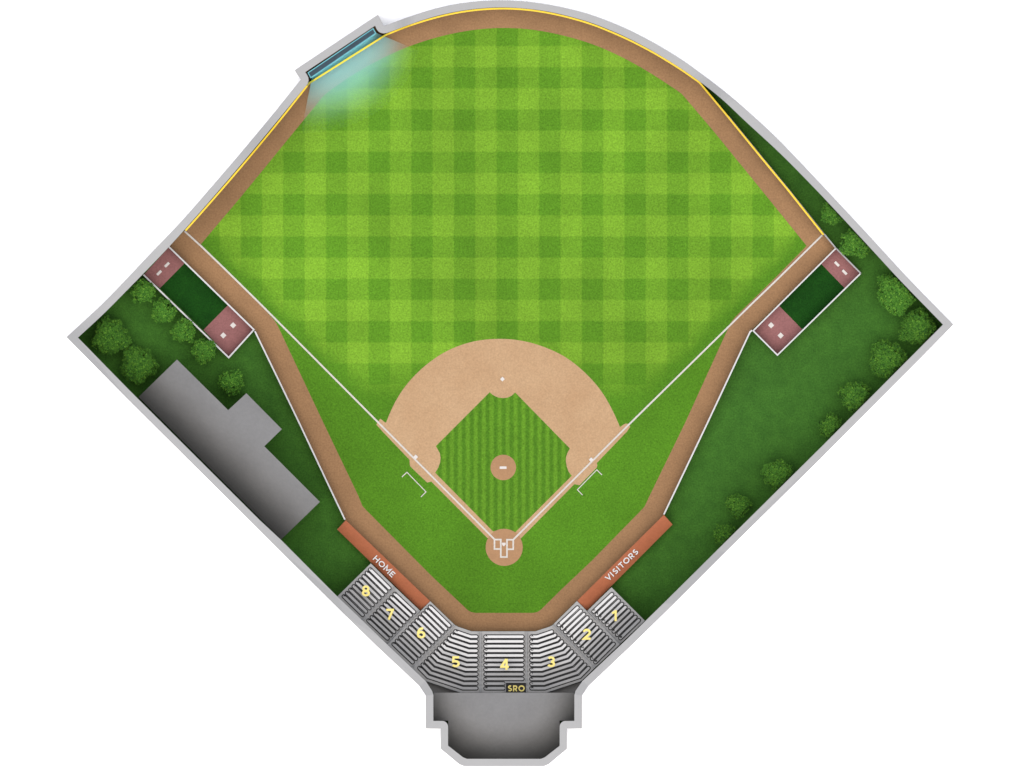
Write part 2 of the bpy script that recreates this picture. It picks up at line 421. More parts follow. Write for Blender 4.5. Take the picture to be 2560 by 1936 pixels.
# white ground to the horizon
mb = MB(); g = 3000.0
mb.add([(-g,-g,0),(g,-g,0),(g,g,0),(-g,g,0)], [(0,1,2,3)]); mb.keep = True
struct(mb.build('ground', M['white_ground'], loc=(0,0,0)))

# perimeter wall: a closed ring, top face between the two outlines
def ring_top():
    bm = bmesh.new()
    def loop(ps):
        vs = [bm.verts.new((x, y, 0)) for x, y in ps]
        for i in range(len(vs)): bm.edges.new((vs[i], vs[(i+1) % len(vs)]))
        return vs
    lo, li = loop(WL(R_OUT)), loop(INNER)
    bmesh.ops.triangle_fill(bm, use_beauty=True, use_dissolve=False, edges=bm.edges[:])
    bm.verts.ensure_lookup_table(); bm.verts.index_update()
    vs = [tuple(v.co) for v in bm.verts]; fs = [tuple(v.index for v in f.verts) for f in bm.faces]
    no = len(lo); ni = len(li); bm.free()
    return vs, fs, no, ni
vs, fs, no, ni = ring_top()
t = thing('perimeter_wall', (*W((1280,1900)), 0), 'pale grey concrete wall running all the way round the ballpark', 'wall')
cop = MB(); cop.add([(x, y, wall_h(x, y)) for x, y, z in vs], fs)
def skirt(mb, idx0, n, drop):
    for i in range(n):
        a, b = vs[idx0+i], vs[idx0+(i+1) % n]
        ha, hb = wall_h(a[0], a[1]), wall_h(b[0], b[1])
        mb.add([(a[0],a[1],ha),(b[0],b[1],hb),(b[0],b[1],drop(hb)),(a[0],a[1],drop(ha))], [(0,1,2,3)])
skirt(cop, 0, no, lambda h: 0.0); skirt(cop, no, ni, lambda h: h-0.35)
cop.build('coping', M['concrete_wall'], t)
inner = MB()
for i in range(ni):
    a, b = vs[no+i], vs[no+(i+1) % ni]
    inner.add([(a[0],a[1],wall_h(a[0],a[1])-0.35),(b[0],b[1],wall_h(b[0],b[1])-0.35),(b[0],b[1],0),(a[0],a[1],0)], [(0,1,2,3)])
inner.build('inner_face', M['wall_face'], t)

sheet('lawn', R_IN, 0.02, M['lawn'])

YEL = [(463.8,576.7),(486.7,551),(505.2,530.4),(557.5,470.5),(575.6,449.7),(600.6,420),(626.2,390),(660.4,349),(708.6,290.2),(773,208.4),(868,148.5),(964.5,87.8),(1010,68.9),(1060,52.2),(1114.2,37.3),(1168.5,27.3),(1222.8,22.1),(1259,21.3),(1295,22.1),
 (1349.3,28.2),(1403.6,38.9),(1460,54.2),(1492.3,65.2),(1564.7,95.8),(1637,133.2),(1709.3,178),(1748.6,206.6),(1820,292.5),(1907.2,399.5),(1971,476.6),(2058.4,587.2)]
NOTCH = [(771,203),(763,181),(937.8,64.7),(945.5,78.6),(951,82.3),(967.8,82.8)]
YEL = fair(YEL, (463.8,576.7), (773,208.4)); YEL = fair(YEL, (964.5,87.8), (1748.6,206.6))
i1 = YEL.index((773,208.4)); i2 = YEL.index((964.5,87.8))
TRACK = YEL[:i1+1]+[(768.5,208.5)]+NOTCH+YEL[i2:]+[(2088.5,622),(1878,828),(1660,1288),(1670,1299),(1456,1515),(1383,1580),(1340,1592),(1178,1592),(1136,1580),(1062,1515),(853,1312),(863,1300.5),(636,826.5),(422.7,617.8),(460.5,576.9)]
sheet('warning_track', TRACK, 0.05, M['track'])

GRASS = [(502.3,611.2),(528.5,580),(598,498),(687.6,388.5),(776.2,280),(806,243),(815,234.3),(826,225.5),(866,197),(920,164.5),(975.5,135.8),(1023,115.7),(1060,103.1),(1100,91.4),(1132.3,83.7),(1186.6,74.3),(1220,71.2),(1259,69.8),(1295,70.8),(1320,73.0),(1367.4,79.6),
 (1420,92),(1474.3,107.6),(1528.5,130.2),(1582.7,157.3),(1637,189.6),(1690,225),(1704,235),(1712,244),(1786.6,331.9),(1906.8,479.5),(2016.6,615.2),
 (1937,696),(1838,793),(1826,808),(1820,822),(1711.6,1060),(1623.8,1240),(1611.6,1266.5),(1603.4,1275.5),(1480,1401.5),(1400,1477.3),(1351.2,1525.5),(1343,1530.5),(1333.2,1532.6),(1188.5,1532.6),(1178.5,1530.8),(1170.4,1526.5),(1080,1441.3),(914,1274),(905.8,1264.8),(896,1240),(809.8,1060),(693,812),(686,801),(650.6,762)]
GRASS = fair(GRASS, (826,225.5), (1690,225))
sheet('outfield_grass', GRASS, 0.08, M['outfield'])

DIRT = [(950.9,1047),(963,1057),(965.6,1056),(978,1022),(1001.4,979.5),(1024,951),(1050.2,924.2),(1085,896),(1121.8,873.7),(1165,857.5),(1205,848.8),(1254,846),(1300,850),(1340.9,859.9),(1396.2,881.8),(1425,899),(1451.6,920.9),(1474,942),(1493.9,963.2),(1511,987),(1524.8,1012),(1539,1040),(1550,1068.2),
 (1562,1059.8),(1569,1059.5),(1576.1,1067),(1566.9,1080),(1492,1158.1),(1493.5,1164),(1492,1169.5),(1448.9,1213.5),(1442,1212),(1435.9,1211),(1301.6,1346.9),(1260,1372),(1218.3,1345.3),(1078.3,1204.5),(1074,1205.5),(1067.8,1206.9),(1025.4,1166.3),(1024,1158),(1023.8,1150),(957.9,1081),(941.2,1062.5),(943,1057)]
DIRT = fair(DIRT, (965.6,1056), (1550,1068.2))
sheet('infield_dirt', DIRT, 0.11, M['dirt'])
INGR = [(1089.7,1115.8),(1224.3,981.1)]+[(1230,986.5),(1238,991.5),(1248,994.9),(1258.5,995.8),(1269,994.6),(1279,990),(1288,981.9)]+[(1424.5,1121.5),(1418.5,1133),(1415.3,1143),(1414.7,1153.2),(1416.8,1167),(1421.5,1180),(1429.4,1189.9),(1287.8,1331.5),(1278,1326),(1268,1322.8),(1260.5,1322.3),(1252,1322.9),(1243,1325.5),(1233,1329.5),(1088.1,1182.5),(1095.5,1170),(1100,1158),(1101.6,1146),(1099.5,1133)]
sheet('infield_grass', INGR, 0.14, M['infield_grass'])
sheet('home_plate_circle', arc_pts((1260.5,1368.8), 46.4, 0, 354, 59), 0.17, M['mound'])
# pitcher's mound, a low dome
mb = MB(); c = W((1258.2,1169.1)); r = 31.9*S; rings = [(0.0,0.27),(0.3,0.26),(0.6,0.2),(0.85,0.1),(1.0,0.0)]
vv = []
for k, (q, z) in enumerate(rings):
    for i in range(48):
        a = 2*math.pi*i/48; vv.append((c[0]+q*r*math.cos(a), c[1]+q*r*math.sin(a), 0.15+z))
mb.add(vv, [(48*k+i, 48*k+48+i, 48*k+48+(i+1) % 48, 48*k+(i+1) % 48) for k in range(4) for i in range(48)])
struct(mb.build('pitchers_mound', M['mound'], loc=(c[0], c[1], 0.15), smooth=True))

# chalk
def line_obj(name, lines, z):
    mb = MB()
    for pts, w, cl in lines: strip(mb, pts, w, z, cl)
    return struct(mb.build(name, M['chalk'], loc=(0,0,0)))
line_obj('foul_line', [([(461.5,578.4),(504,617),(560,671),(650.6,760),(949,1060),(1236.4,1349)], 4.4, False)], 0.20)
line_obj('foul_line', [([(2055.5,588.5),(1941.6,700.5),(1879.7,760),(1574.1,1060),(1283,1349.8)], 4.3, False)], 0.20)
def box(x0, y0, x1, y1): return [(x0,y0),(x1,y0),(x1,y1),(x0,y1)]
line_obj('batters_box', [(box(1236.2,1349.4,1252,1373), 4.0, True)], 0.204)
line_obj('batters_box', [(box(1267.4,1349.8,1283,1373.6), 4.0, True)], 0.204)
line_obj('catchers_box', [([(1252,1375),(1252,1393),(1267.4,1393),(1267.4,1375.6)], 4.0, False)], 0.208)
line_obj('coaching_box', [([(1004.6,1193.1),(1017.3,1181),(1065,1230.1),(1052.3,1243)], 2.2, False)], 0.204)
line_obj('coaching_box', [([(1505,1187.9),(1492,1175),(1443.5,1224.8),(1456.4,1238.2)], 2.2, False)], 0.204)

# bases, plates and pitching rubbers
def slab(name, plan, z0, h, label, cat, group=None, mat='plate'):
    mb = MB(); mb.prism(WL(plan), z0, z0+h)
    return tag(mb.build(name, M[mat]), label, cat, group)
def rot_rect(c, l, w, ang):
    ca, sa = math.cos(math.radians(ang)), math.sin(math.radians(ang))
    return [(c[0]+x*ca-y*sa, c[1]+x*sa+y*ca) for x, y in ((-l/2,-w/2),(l/2,-w/2),(l/2,w/2),(-l/2,w/2))]
slab('base', rot_rect((1256.1,948.2), 8.4, 8.4, 45), 0.11, 0.12, 'white base alone in the sand behind the mound, second base', 'base', 'bases of the diamond')
slab('base', rot_rect((1039.2,1142.9), 8.6, 8.6, 45), 0.11, 0.12, 'white base touching the foul line on the home dugout side, third base', 'base', 'bases of the diamond')
slab('base', rot_rect((1478.0,1149.8), 8.6, 8.6, 45), 0.11, 0.12, 'white base touching the foul line on the visitors dugout side, first base', 'base', 'bases of the diamond')
slab('home_plate', [(1254.8,1357.2),(1264.2,1357.2),(1264.2,1361.8),(1259.5,1366.6),(1254.8,1361.8)], 0.17, 0.06, 'white five sided home plate between the two batters boxes', 'home plate')
slab('pitching_rubber', rot_rect((1257.8,1169.6), 17, 6.2, 0), 0.36, 0.10, 'white pitching rubber on the round mound', 'pitching rubber')
slab('pitching_rubber', rot_rect((417.6,662.3), 14.5, 6.3, -45), 0.06, 0.10, 'white rubber in the home side bullpen, nearer the outfield track', 'pitching rubber', 'bullpen pitching rubbers')
slab('pitching_rubber', rot_rect((397.8,682.6), 14.5, 6.3, -45), 0.06, 0.10, 'white rubber in the home side bullpen, nearer the row of trees', 'pitching rubber', 'bullpen pitching rubbers')
slab('pitching_rubber', rot_rect((2092.3,660.4), 14.5, 6.3, 45), 0.06, 0.10, 'white rubber in the visitors side bullpen, nearer the brown track', 'pitching rubber', 'bullpen pitching rubbers')
slab('pitching_rubber', rot_rect((2111.6,681.2), 14.5, 6.3, 45), 0.06, 0.10, 'white rubber in the visitors side bullpen, farther from the brown track', 'pitching rubber', 'bullpen pitching rubbers')
slab('bullpen_plate', rot_rect((582.8,813.7), 11, 11, 45), 0.06, 0.08, 'white square plate in the home side bullpen, nearer the brown track', 'plate', 'bullpen plates')
slab('bullpen_plate', rot_rect((558.3,839), 11, 11, 45), 0.06, 0.08, 'white square plate in the home side bullpen, farther from the brown track', 'plate', 'bullpen plates')
slab('bullpen_plate', rot_rect((1927.7,813.5), 11, 11, 45), 0.06, 0.08, 'white square plate in the visitors side bullpen, nearer the brown track', 'plate', 'bullpen plates')
slab('bullpen_plate', rot_rect((1951.6,839.3), 11, 11, 45), 0.06, 0.08, 'white square plate in the visitors side bullpen, farther from the brown track', 'plate', 'bullpen plates')

# bullpen floors
sheet('bullpen_clay', [(422.7,617.8),(461,659),(400,720.8),(358,688.5)], 0.06, M['pen_clay'])
sheet('bullpen_turf', [(461,659),(569.6,763.4),(508.6,825.3),(400,720.8)], 0.06, M['pen_turf'])
sheet('bullpen_clay', [(569.6,763.4),(634.2,825.3),(571.8,893),(508.6,825.3)], 0.06, M['pen_clay'])
sheet('bullpen_clay', [(2088.8,622),(2151,685),(2112.2,721.5),(2053,660.1)], 0.06, M['pen_clay'])
sheet('bullpen_turf', [(2053,660.1),(2112.2,721.5),(2006,824.2),(1946,763.2)], 0.06, M['pen_turf'])
sheet('bullpen_clay', [(1946,763.2),(2006,824.2),(1943.6,888),(1882.5,828)], 0.06, M['pen_clay'])

# ------------------------------------------------------------------ fences
def fence(name, plan, w_px, h, mat, label, cat, closed=False, z0=0.0, off=0.0):
    t = thing(name, (*W(plan[0]), 0), label, cat)
    mb = MB(); add_wall(mb, plan, w_px*S-0.06, 0.0, h-0.12, off, closed); mb.build('padding', M['fence_green'], t)  # unseen dark padding added to cut light bounced onto the ground
    mb = MB(); add_wall(mb, plan, w_px*S, h-0.118, h, off, closed); mb.build('top_cap', M[mat], t)
    return t
fence('bullpen_fence', [(422.3,617.6),(634.8,824.6),(571.8,894.4),(358.6,687.2)], 3.8, 2.6, 'white_fence', 'white fence on three sides of the bullpen beside the row of trees', 'fence')
fence('bullpen_fence', [(2089,622),(1883,827.4),(1943.6,888.2),(2150.6,685)], 3.4, 2.6, 'white_fence', 'white fence on three sides of the bullpen with open lawn below it', 'fence')
fence('foul_wall', [(637.3,828.6),(693,943.5),(749.2,1060),(833.4,1239),(862.4,1299.6)], 3.7, 3.4, 'white_fence', 'long white foul territory fence ending at the HOME dugout', 'fence')
fence('foul_wall', [(1880.3,826.3),(1875.2,830),(1767.6,1060),(1659.8,1286.5)], 3.7, 3.4, 'white_fence', 'long white foul territory fence ending at the VISITORS dugout', 'fence')
YELF = []
for a, b in zip(YEL, YEL[1:]):
    m_ = max(1, int(math.hypot(a[0]-b[0], a[1]-b[1])/14))
    YELF += [lerp2(a, b, k/m_) for k in range(m_)]
YELF.append(YEL[-1])
of = thing('outfield_fence', (*W((1259,21.3)), 0), 'dark green outfield fence topped by a continuous yellow line', 'fence')
mb = MB(); add_wall(mb, YELF, 0.30, 0.0, lambda x, y: fence_h(x, y)-0.2); mb.build('fence_panel', M['fence_green'], of)
mb = MB(); add_wall(mb, YELF, 0.40, lambda x, y: fence_h(x, y)-0.198, fence_h); mb.build('top_rail', M['yellow'], of)
i3 = YEL.index((1748.6,206.6))
fence('backing_fence', YEL[i3+1:-1]+[(2058.4,586.2)], 1.4, 2.6, 'grey_fence', 'thin grey fence right behind the straight yellow right field line', 'fence', off=0.27)
fence('boundary_fence', [(2060.2,585.5),(2088.9,620.3),(2152.2,684.2)], 3.6, 2.2, 'grey_fence', 'short light grey fence from the yellow line end along the bullpen back', 'fence')

# ------------------------------------------------------------------ scoreboard
def quad_inset(q, d):
    return [tuple(p) for p in offset_line(ccw(q), d, True)]
sb_plan = [(932.4,73.6),(937.8,83.2),(777.5,193.2),(771.7,182.7)]
sbw = WL(sb_plan); sc0 = (sum(p[0] for p in sbw)/4, sum(p[1] for p in sbw)/4)
sb = thing('scoreboard', (*sc0, 0), 'long dark video board with glowing cyan edges in the wall notch', 'scoreboard')
SB0, SB1 = 3.4, 8.2
mb = MB(); mb.prism(sbw, SB0, SB1); mb.build('casing', M['board'], sb)
tr = offset_line(ccw(sbw), 0.0, True); to = offset_line(ccw(sbw), -0.20, True)
vv = [(*p, SB1-0.3) for p in to]+[(*p, SB1-0.02) for p in to]+[(*p, SB1-0.02) for p in tr]+[(*p, SB1-0.3) for p in tr]
mb = MB(); mb.add(vv, [(a*4+i, a*4+(i+1) % 4, ((a+1) % 4)*4+(i+1) % 4, ((a+1) % 4)*4+i) for a in range(4) for i in range(4)])
mb.build('light_trim', M['led_trim'], sb)
A, B = W((937.8,83.2)), W((777.5,193.2)); dx, dy = B[0]-A[0], B[1]-A[1]; L = math.hypot(dx, dy); ux, uy = dx/L, dy/L
nx, ny = (uy, -ux)
if ny > 0: nx, ny = -nx, -ny
mb = MB(); P = [(A[0]+ux*0.25+nx*0.01, A[1]+uy*0.25+ny*0.01), (B[0]-ux*0.25+nx*0.01, B[1]-uy*0.25+ny*0.01)]
Q = [(p[0]+nx*0.07, p[1]+ny*0.07) for p in P]
mb.prism([P[0], P[1], Q[1], Q[0]], SB0+0.15, SB1-0.5); mb.build('screen', M['screen'], sb)
for k in (0.08, 0.36, 0.64, 0.92):
    mb = MB(); c = (A[0]+ux*L*k-nx*0.45, A[1]+uy*L*k-ny*0.45)
    mb.box((c[0], c[1], SB0/2), (0.16, 0.16, SB0/2), math.atan2(uy, ux)); mb.build('post', M['board'], sb)

# screen glow made up as a cyan-tinted scattering wedge, thinning away from the board
def glow_volume():
    m = bpy.data.materials.new('tinted glow volume'); m.use_nodes = True; nt = m.node_tree
    nt.nodes.remove(nt.nodes['Principled BSDF'])
    v = N(nt, 'ShaderNodeVolumePrincipled'); v.inputs['Color'].default_value = (0.58, 0.93, 0.92, 1)  # scatter colour tinted cyan to carry the glow
    v.inputs['Density'].default_value = 0.36; v.inputs['Anisotropy'].default_value = 0.0
    nt.links.new(v.outputs[0], nt.nodes['Material Output'].inputs['Volume'])
    ns, nr = 16, 10
    def far(q):
        a, b, c = (752, 335), (990, 328), (1048, 128)
        return tuple((1-q)**2*a[k]+2*q*(1-q)*b[k]+q*q*c[k] for k in (0, 1))
    bm = bmesh.new(); top, bot = {}, {}
    for i in range(ns+1):
        q = i/ns; near = lerp2((780,193.5), (941,83), q); fr = far(q)
        for j in range(nr+1):
            r = j/nr; p = W(lerp2(near, fr, r))
            h = 0.015+4.0*(1-r)**2.0*(1-0.75*r*(2*q-1)**2)
            bot[i, j] = bm.verts.new((*p, 0.24)); top[i, j] = bm.verts.new((*p, 0.24+h))
    for i in range(ns):
        for j in range(nr):
            bm.faces.new((top[i,j], top[i+1,j], top[i+1,j+1], top[i,j+1])); bm.faces.new((bot[i,j+1], bot[i+1,j+1], bot[i+1,j], bot[i,j]))
        for j in (0, nr): bm.faces.new((bot[i,j], bot[i+1,j], top[i+1,j], top[i,j]))
    for j in range(nr):
        for i in (0, ns): bm.faces.new((bot[i,j], bot[i,j+1], top[i,j+1], top[i,j]))
    bmesh.ops.recalc_face_normals(bm, faces=bm.faces)
    me = bpy.data.meshes.new('glow_volume'); bm.to_mesh(me); bm.free(); me.materials.append(m)
    o = bpy.data.objects.new('glow_volume', me); COL.objects.link(o)
    o['kind'] = 'stuff'; o['label'] = 'pale cyan glow spreading from the video board'; o['category'] = 'glow_volume'
glow_volume()

# ------------------------------------------------------------------ buildings
def roof_building(name, plan, zf, wall_top, label, cell=1.6):
    w = ccw(WL(plan)); xs = [p[0] for p in w]; ys = [p[1] for p in w]
    t = thing(name, (sum(xs)/len(xs), sum(ys)/len(ys), 0), label, 'building')
    bm = bmesh.new(); f = bm.faces.new([bm.verts.new((x, y, 0)) for x, y in w]); f.normal_update()
    bmesh.ops.triangulate(bm, faces=[f])
    for ax, lo, hi in ((0, min(xs), max(xs)), (1, min(ys), max(ys))):
        k = lo+cell
        while k < hi-0.1:
            co = [0, 0, 0]; no_ = [0, 0, 0]; co[ax] = k; no_[ax] = 1
            bmesh.ops.bisect_plane(bm, geom=bm.verts[:]+bm.edges[:]+bm.faces[:], plane_co=co, plane_no=no_); k += cell
    be = [e for e in bm.edges if e.is_boundary]
    segs = [(tuple(e.verts[0].co), tuple(e.verts[1].co)) for e in be]
    bm.verts.index_update()
    mb = MB(); mb.add([(v.co.x, v.co.y, zf(v.co.x, v.co.y)) for v in bm.verts], [tuple(v.index for v in f.verts) for f in bm.faces]); bm.free()
    for a, b in segs:    # fascia
        za, zb = zf(a[0], a[1]), zf(b[0], b[1])
        mb.add([(a[0],a[1],za),(b[0],b[1],zb),(b[0],b[1],zb-0.3),(a[0],a[1],za-0.3)], [(0,1,2,3)])
    mb.keep = True
    ro = mb.build('roof', M['roof'], t, smooth=False)
    mb = MB()
    for a, b in segs:
        mb.add([(a[0],a[1],zf(a[0],a[1])-0.3),(b[0],b[1],zf(b[0],b[1])-0.3),(b[0],b[1],0),(a[0],a[1],0)], [(0,1,2,3)])
    mb.keep = True
    mb.build('wall', M['render_wall'], t)
    me = ro.data
    for p in me.polygons: p.use_smooth = abs(p.normal.z) > 0.15
    return t
# clubhouse: roof level on the field side, curving down to the outer wall
dW = (-0.7071, -0.7071)
def club_z(x, y):
    px, py = x/S+CX, -y/S+CY
    d = ((660.7-px)*0.7071+(py-1116.1)*0.7071)*S      # metres towards the outer wall
    d2 = max(0.0, d+5.5)
    return 16.0-0.042*d2*d2
club = [(442.5,899.4),(570.4,1025.8),(615.9,983.7),(704.6,1073.4),(660.7,1116.1),(799.7,1255.1),(702.8,1349.4),(346.4,993.0)]
roof_building('clubhouse', club, club_z, 0, 'large grey roofed building with a stepped edge against the outer wall')
def press_z(x, y):
    px, py = x/S+CX, -y/S+CY
    dx = (px-1258)*S; dy = (py-1731)*S
    return 21.5-0.019*dx*dx-0.036*max(0, dy)**2  # tall front chosen to shade the back rows of seats
press = [(1083.9,1732.3),(1435.4,1732.3),(1435.4,1802.2),(1399.0,1802.2),(1398.6,1864.6),(1361.6,1893.2),(1351.6,1897.2),(1168,1897.2),(1158,1893.2),(1120.8,1864.2),(1120.4,1802.2),(1083.9,1802.2)]
roof_building('grandstand_building', press, press_z, 0, 'grey roofed building behind home plate stands at the bottom')

# ------------------------------------------------------------------ grandstand
def row_z(i, base): return base+0.24*i+0.040*i*i
LET = list('ABCDEFGHJKLM')
def section(num, front, back, rowA, rowM, letters, z0, t0, t1, label_side, num_pos, base_h):
    """front/back: plan polylines with equal counts; rows interpolate rowA..rowM; t0,t1 = where the first/last rows lie between front and back"""
    nrow = len(letters); i0 = 12-nrow
    fr, bk = WL(front), WL(back); npt = len(fr)
    c = ((fr[0][0]+bk[-1][0])/2, (fr[0][1]+bk[-1][1])/2)
    sec = thing('seating_section', (*c, 0), 'grey concrete terrace of seating section numbered %d' % num, 'seating section', 'seating sections behind home plate')
    if num not in (3, 4, 5):      # where the first and last rows really lie between front and back
        d = Vector((fr[-1][0]-fr[0][0], fr[-1][1]-fr[0][1])).normalized(); nn = Vector((-d.y, d.x))
        o_ = Vector(fr[0]); D = nn.dot(Vector(bk[0])-o_)
        t0 = nn.dot(Vector(W(rowA[0]))-o_)/D; t1 = nn.dot(Vector(W(rowM[0]))-o_)/D
    # stepped terrace
    prof = []; dt = (t1-t0)/(nrow-1)
    for k in range(nrow):
        a = 0.0 if k == 0 else t0+(k-0.5)*dt; b = 1.0 if k == nrow-1 else t0+(k+0.5)*dt
        z = row_z(k, base_h); prof += [(a, z), (b, z)]
    mb = MB()
    grid = [[(*lerp2(fr[j], bk[j], t), z) for j in range(npt)] for t, z in prof]
    nv = len(prof)
    vs = [p for row in grid for p in row]
    fs = [(r*npt+j, (r+1)*npt+j, (r+1)*npt+j+1, r*npt+j+1) for r in range(nv-1) for j in range(npt-1)]
    mb.add(vs, fs)
    for j in (0, npt-1):
        for r in range(nv-1):
            a, b = grid[r][j], grid[r+1][j]
            if a[:2] != b[:2]: mb.add([a, b, (b[0], b[1], 0), (a[0], a[1], 0)], [(0, 1, 2, 3)])
    for row in (grid[0], grid[-1]):
        for j in range(npt-1):
            a, b = row[j], row[j+1]; mb.add([a, b, (b[0], b[1], 0), (a[0], a[1], 0)], [(0, 1, 2, 3)])
    mb.build('terrace', M['terrace'], sec)
    pd = MB(); F2 = front if num > 4 else front
    add_wall(pd, front, 0.06, 0.0, base_h-0.25, off=0.03); pd.build('dark_front', M['fence_green'], sec)  # unseen dark face added so the stand front bounces less light
    fw = MB()
    for k, L in enumerate(letters):
        t = k/(nrow-1); pl = WL([lerp2(a, b, t) for a, b in zip(rowA, rowM)])
        if num == 4 and L in 'LM': pl = [pl[0], W((1259, rowA[0][1]+(rowM[0][1]-rowA[0][1])*t))]
        # drop zero length first legs of the fan rows
        q = [pl[0]]
        for p in pl[1:]:
            if math.hypot(p[0]-q[-1][0], p[1]-q[-1][1]) > 0.25: q.append(p)
        pl = q
        z = row_z(k, base_h)
        fw.prism(capsule(pl, 0.541), z-0.05, z+0.012)  # painted shade strip under and around each bench
        mid = pl[len(pl)//2]
        b = thing('bench', (pl[0][0], pl[0][1], z), '%s bench row in shade-graded tones marked %s in seating section numbered %d' % ('white' if LET.index(L) < 5 else 'light grey' if LET.index(L) < 8 else 'grey', L, num), 'bench', 'bench rows of the grandstand')
        s = MB(); s.prism(capsule(pl, 0.295), z+0.40, z+0.46); s.build('seat', M['bench' if LET.index(L) < 5 else 'bench_part_shade' if LET.index(L) < 8 else 'bench_back_shade'], b)
        for e, o in ((pl[0], pl[1]), (pl[-1], pl[-2])):
            g = MB(); gp = lerp2(e, o, 0.12); g.box((gp[0], gp[1], z+0.2), (0.05, 0.18, 0.2), math.atan2(o[1]-e[1], o[0]-e[0])); g.build('leg', M['bench_leg'], b)
        end = pl[0]; lx = label_side
        ld = MB(); ld.add(*place(text_geo(L, 0.52, 0.05, 0.02), (end[0]+lx[0]*S, end[1]-lx[1]*S, z+0.462), 0.0)); ld.build('row_letter', M['letter_black'], b)
    fw.build('bench_gap_shade', M['bench_gap_shade'], sec)
    # the section number, raised on two posts
    n = W(num_pos); k = nrow*0.45; zt = row_z((nrow-1)*0.62+1.2, base_h)+1.3
    nb = thing('section_number', (n[0], n[1], zt-1.0), 'yellow number %d standing over its seating section' % num, 'number sign', 'yellow section numbers')
    tg = MB(); tg.add(*place(sign_geo(str(num), 2.55, 0.16, GLY[str(num)][0]*2.55*1.22, 0.98), (n[0], n[1], zt), 0.0)); tg.build('numeral', M['letter_yellow'], nb)
    for sy in (-1, 1):
        pb = MB(); pb.cyl((n[0]+(0.35 if num == 7 and sy > 0 else 0.0), n[1]+sy*1.05, zt-3.2), (n[0]+(0.35 if num == 7 and sy > 0 else 0.0), n[1]+sy*1.05, zt-0.001), 0.05); pb.build('post', M['bench_leg'], nb)

A8, M8 = [(925.8,1424.4),(973.3,1471.0)], [(859.6,1491.6),(906.8,1537.6)]
section(8, [(927,1409),(988.3,1468.9)], [(842.8,1491.9),(905.2,1551.5)], A8, M8, LET[3:], 0, 0.12, 0.905, (2.2, -2.5), (915,1477.7), 4.7)
section(7, [(988.7,1469.3),(1049.6,1527)], [(905.6,1551.9),(968.4,1611.3)], [(986.9,1485.4),(1035.1,1530.6)], [(921.3,1551.9),(968.8,1596.7)], LET[3:], 0, 0.11, 0.895, (2.2, -2.5), (975.1,1536), 4.7)
section(6, [(1075.5,1503.7),(1137,1563)], [(968.8,1611.7),(1030.2,1670.3)], [(1075.0,1517.4),(1123.2,1564.5)], [(984.2,1611),(1031.7,1656)], LET, 0, 0.07, 0.925, (2.2, -2.5), (1052.2,1582.6), 3.5)
section(5, [(1137.4,1563.4),(1146,1567.7),(1179.2,1578.9),(1201.2,1578.9)], [(1030.6,1670.7),(1063.7,1702.4),(1153.4,1731.8),(1201.2,1731.8)],
        [(1139,1579.2),(1139,1579.2),(1177.3,1592.2),(1191.0,1592.2)], [(1048.6,1670.6),(1070.2,1692.6),(1157.4,1721.2),(1191.0,1721.2)], LET, 0, 0.09, 0.93, (2.6, -2.2), (1139.5,1654.7), 3.5)
section(4, [(1201.6,1578.9),(1315.9,1578.9)], [(1201.6,1731.8),(1315.9,1731.8)], [(1214,1592.2),(1306,1592.2)], [(1214,1721.2),(1306,1721.2)], LET, 0, 0.087, 0.93, (2.0, -2.5), (1260.8,1661.4), 3.5)
section(3, [(1316.3,1578.9),(1338.4,1578.9),(1373,1567.6),(1381.3,1563.4)], [(1316.3,1731.8),(1364.2,1731.8),(1453.6,1702.6),(1487.2,1670)],
        [(1328.8,1592.2),(1342.2,1592.2),(1379.6,1579.6),(1379.6,1579.6)], [(1328.8,1721.2),(1361.8,1721.2),(1449.4,1692.6),(1471.2,1670.6)], LET, 0, 0.09, 0.93, (2.0, -2.5), (1378.2,1654.7), 3.5)
section(2, [(1381.7,1563),(1442.4,1503)], [(1487.6,1669.6),(1549.4,1611.3)], [(1396.8,1563.2),(1443.6,1519.4)], [(1488.4,1655.9),(1534.1,1610.4)], LET, 0, 0.08, 0.925, (1.6, -3.2), (1467.3,1586.1), 3.5)
section(1, [(1469,1527),(1528.7,1468.8)], [(1549.8,1610.9),(1612.2,1552.2)], [(1484,1529.1),(1530.0,1485.9)], [(1551,1595.9),(1597,1551.1)], LET[3:], 0, 0.115, 0.89, (1.6, -3.2), (1537.2,1539.5), 4.7)

def div_h(a, z0, z1):
    A0 = W(a[0]); A1 = W(a[1]); Ld = math.hypot(A1[0]-A0[0], A1[1]-A0[1])
    return lambda x, y: lerp(z0, z1, math.hypot(x-A0[0], y-A0[1])/Ld)
def divider(a, b, z0, z1, w, label):
    mb = MB(); pl = [lerp2(a, b, k/12) for k in range(13)]
    f = lambda x, y: z0+(z1-z0)*(0.38*q(x, y)+0.62*q(x, y)**2)
    A0, A1 = W(a), W(b); Ld = math.hypot(A1[0]-A0[0], A1[1]-A0[1])
    q = lambda x, y: min(1, math.hypot(x-A0[0], y-A0[1])/Ld)
    add_wall(mb, pl, w*S, 0.3, f)
    return tag(mb.build('aisle_divider', M['rail']), label, 'divider', 'thin light dividers between seating sections')
divider((988.6,1469.2), (905.4,1551.6), 5.3, 10.2, 1.9, 'thin light divider between seating sections 8 and 7')
divider((1049.6,1527), (968.6,1611.4), 5.3, 10.2, 1.9, 'thin light divider between seating sections 7 and 6')
divider((1137.2,1563.3), (1030.4,1670.4), 4.2, 12.0, 1.9, 'thin light divider between seating sections 6 and 5')
divider((1201.4,1579), (1201.4,1731.6), 4.2, 12.0, 1.9, 'thin light divider between seating sections 5 and 4')
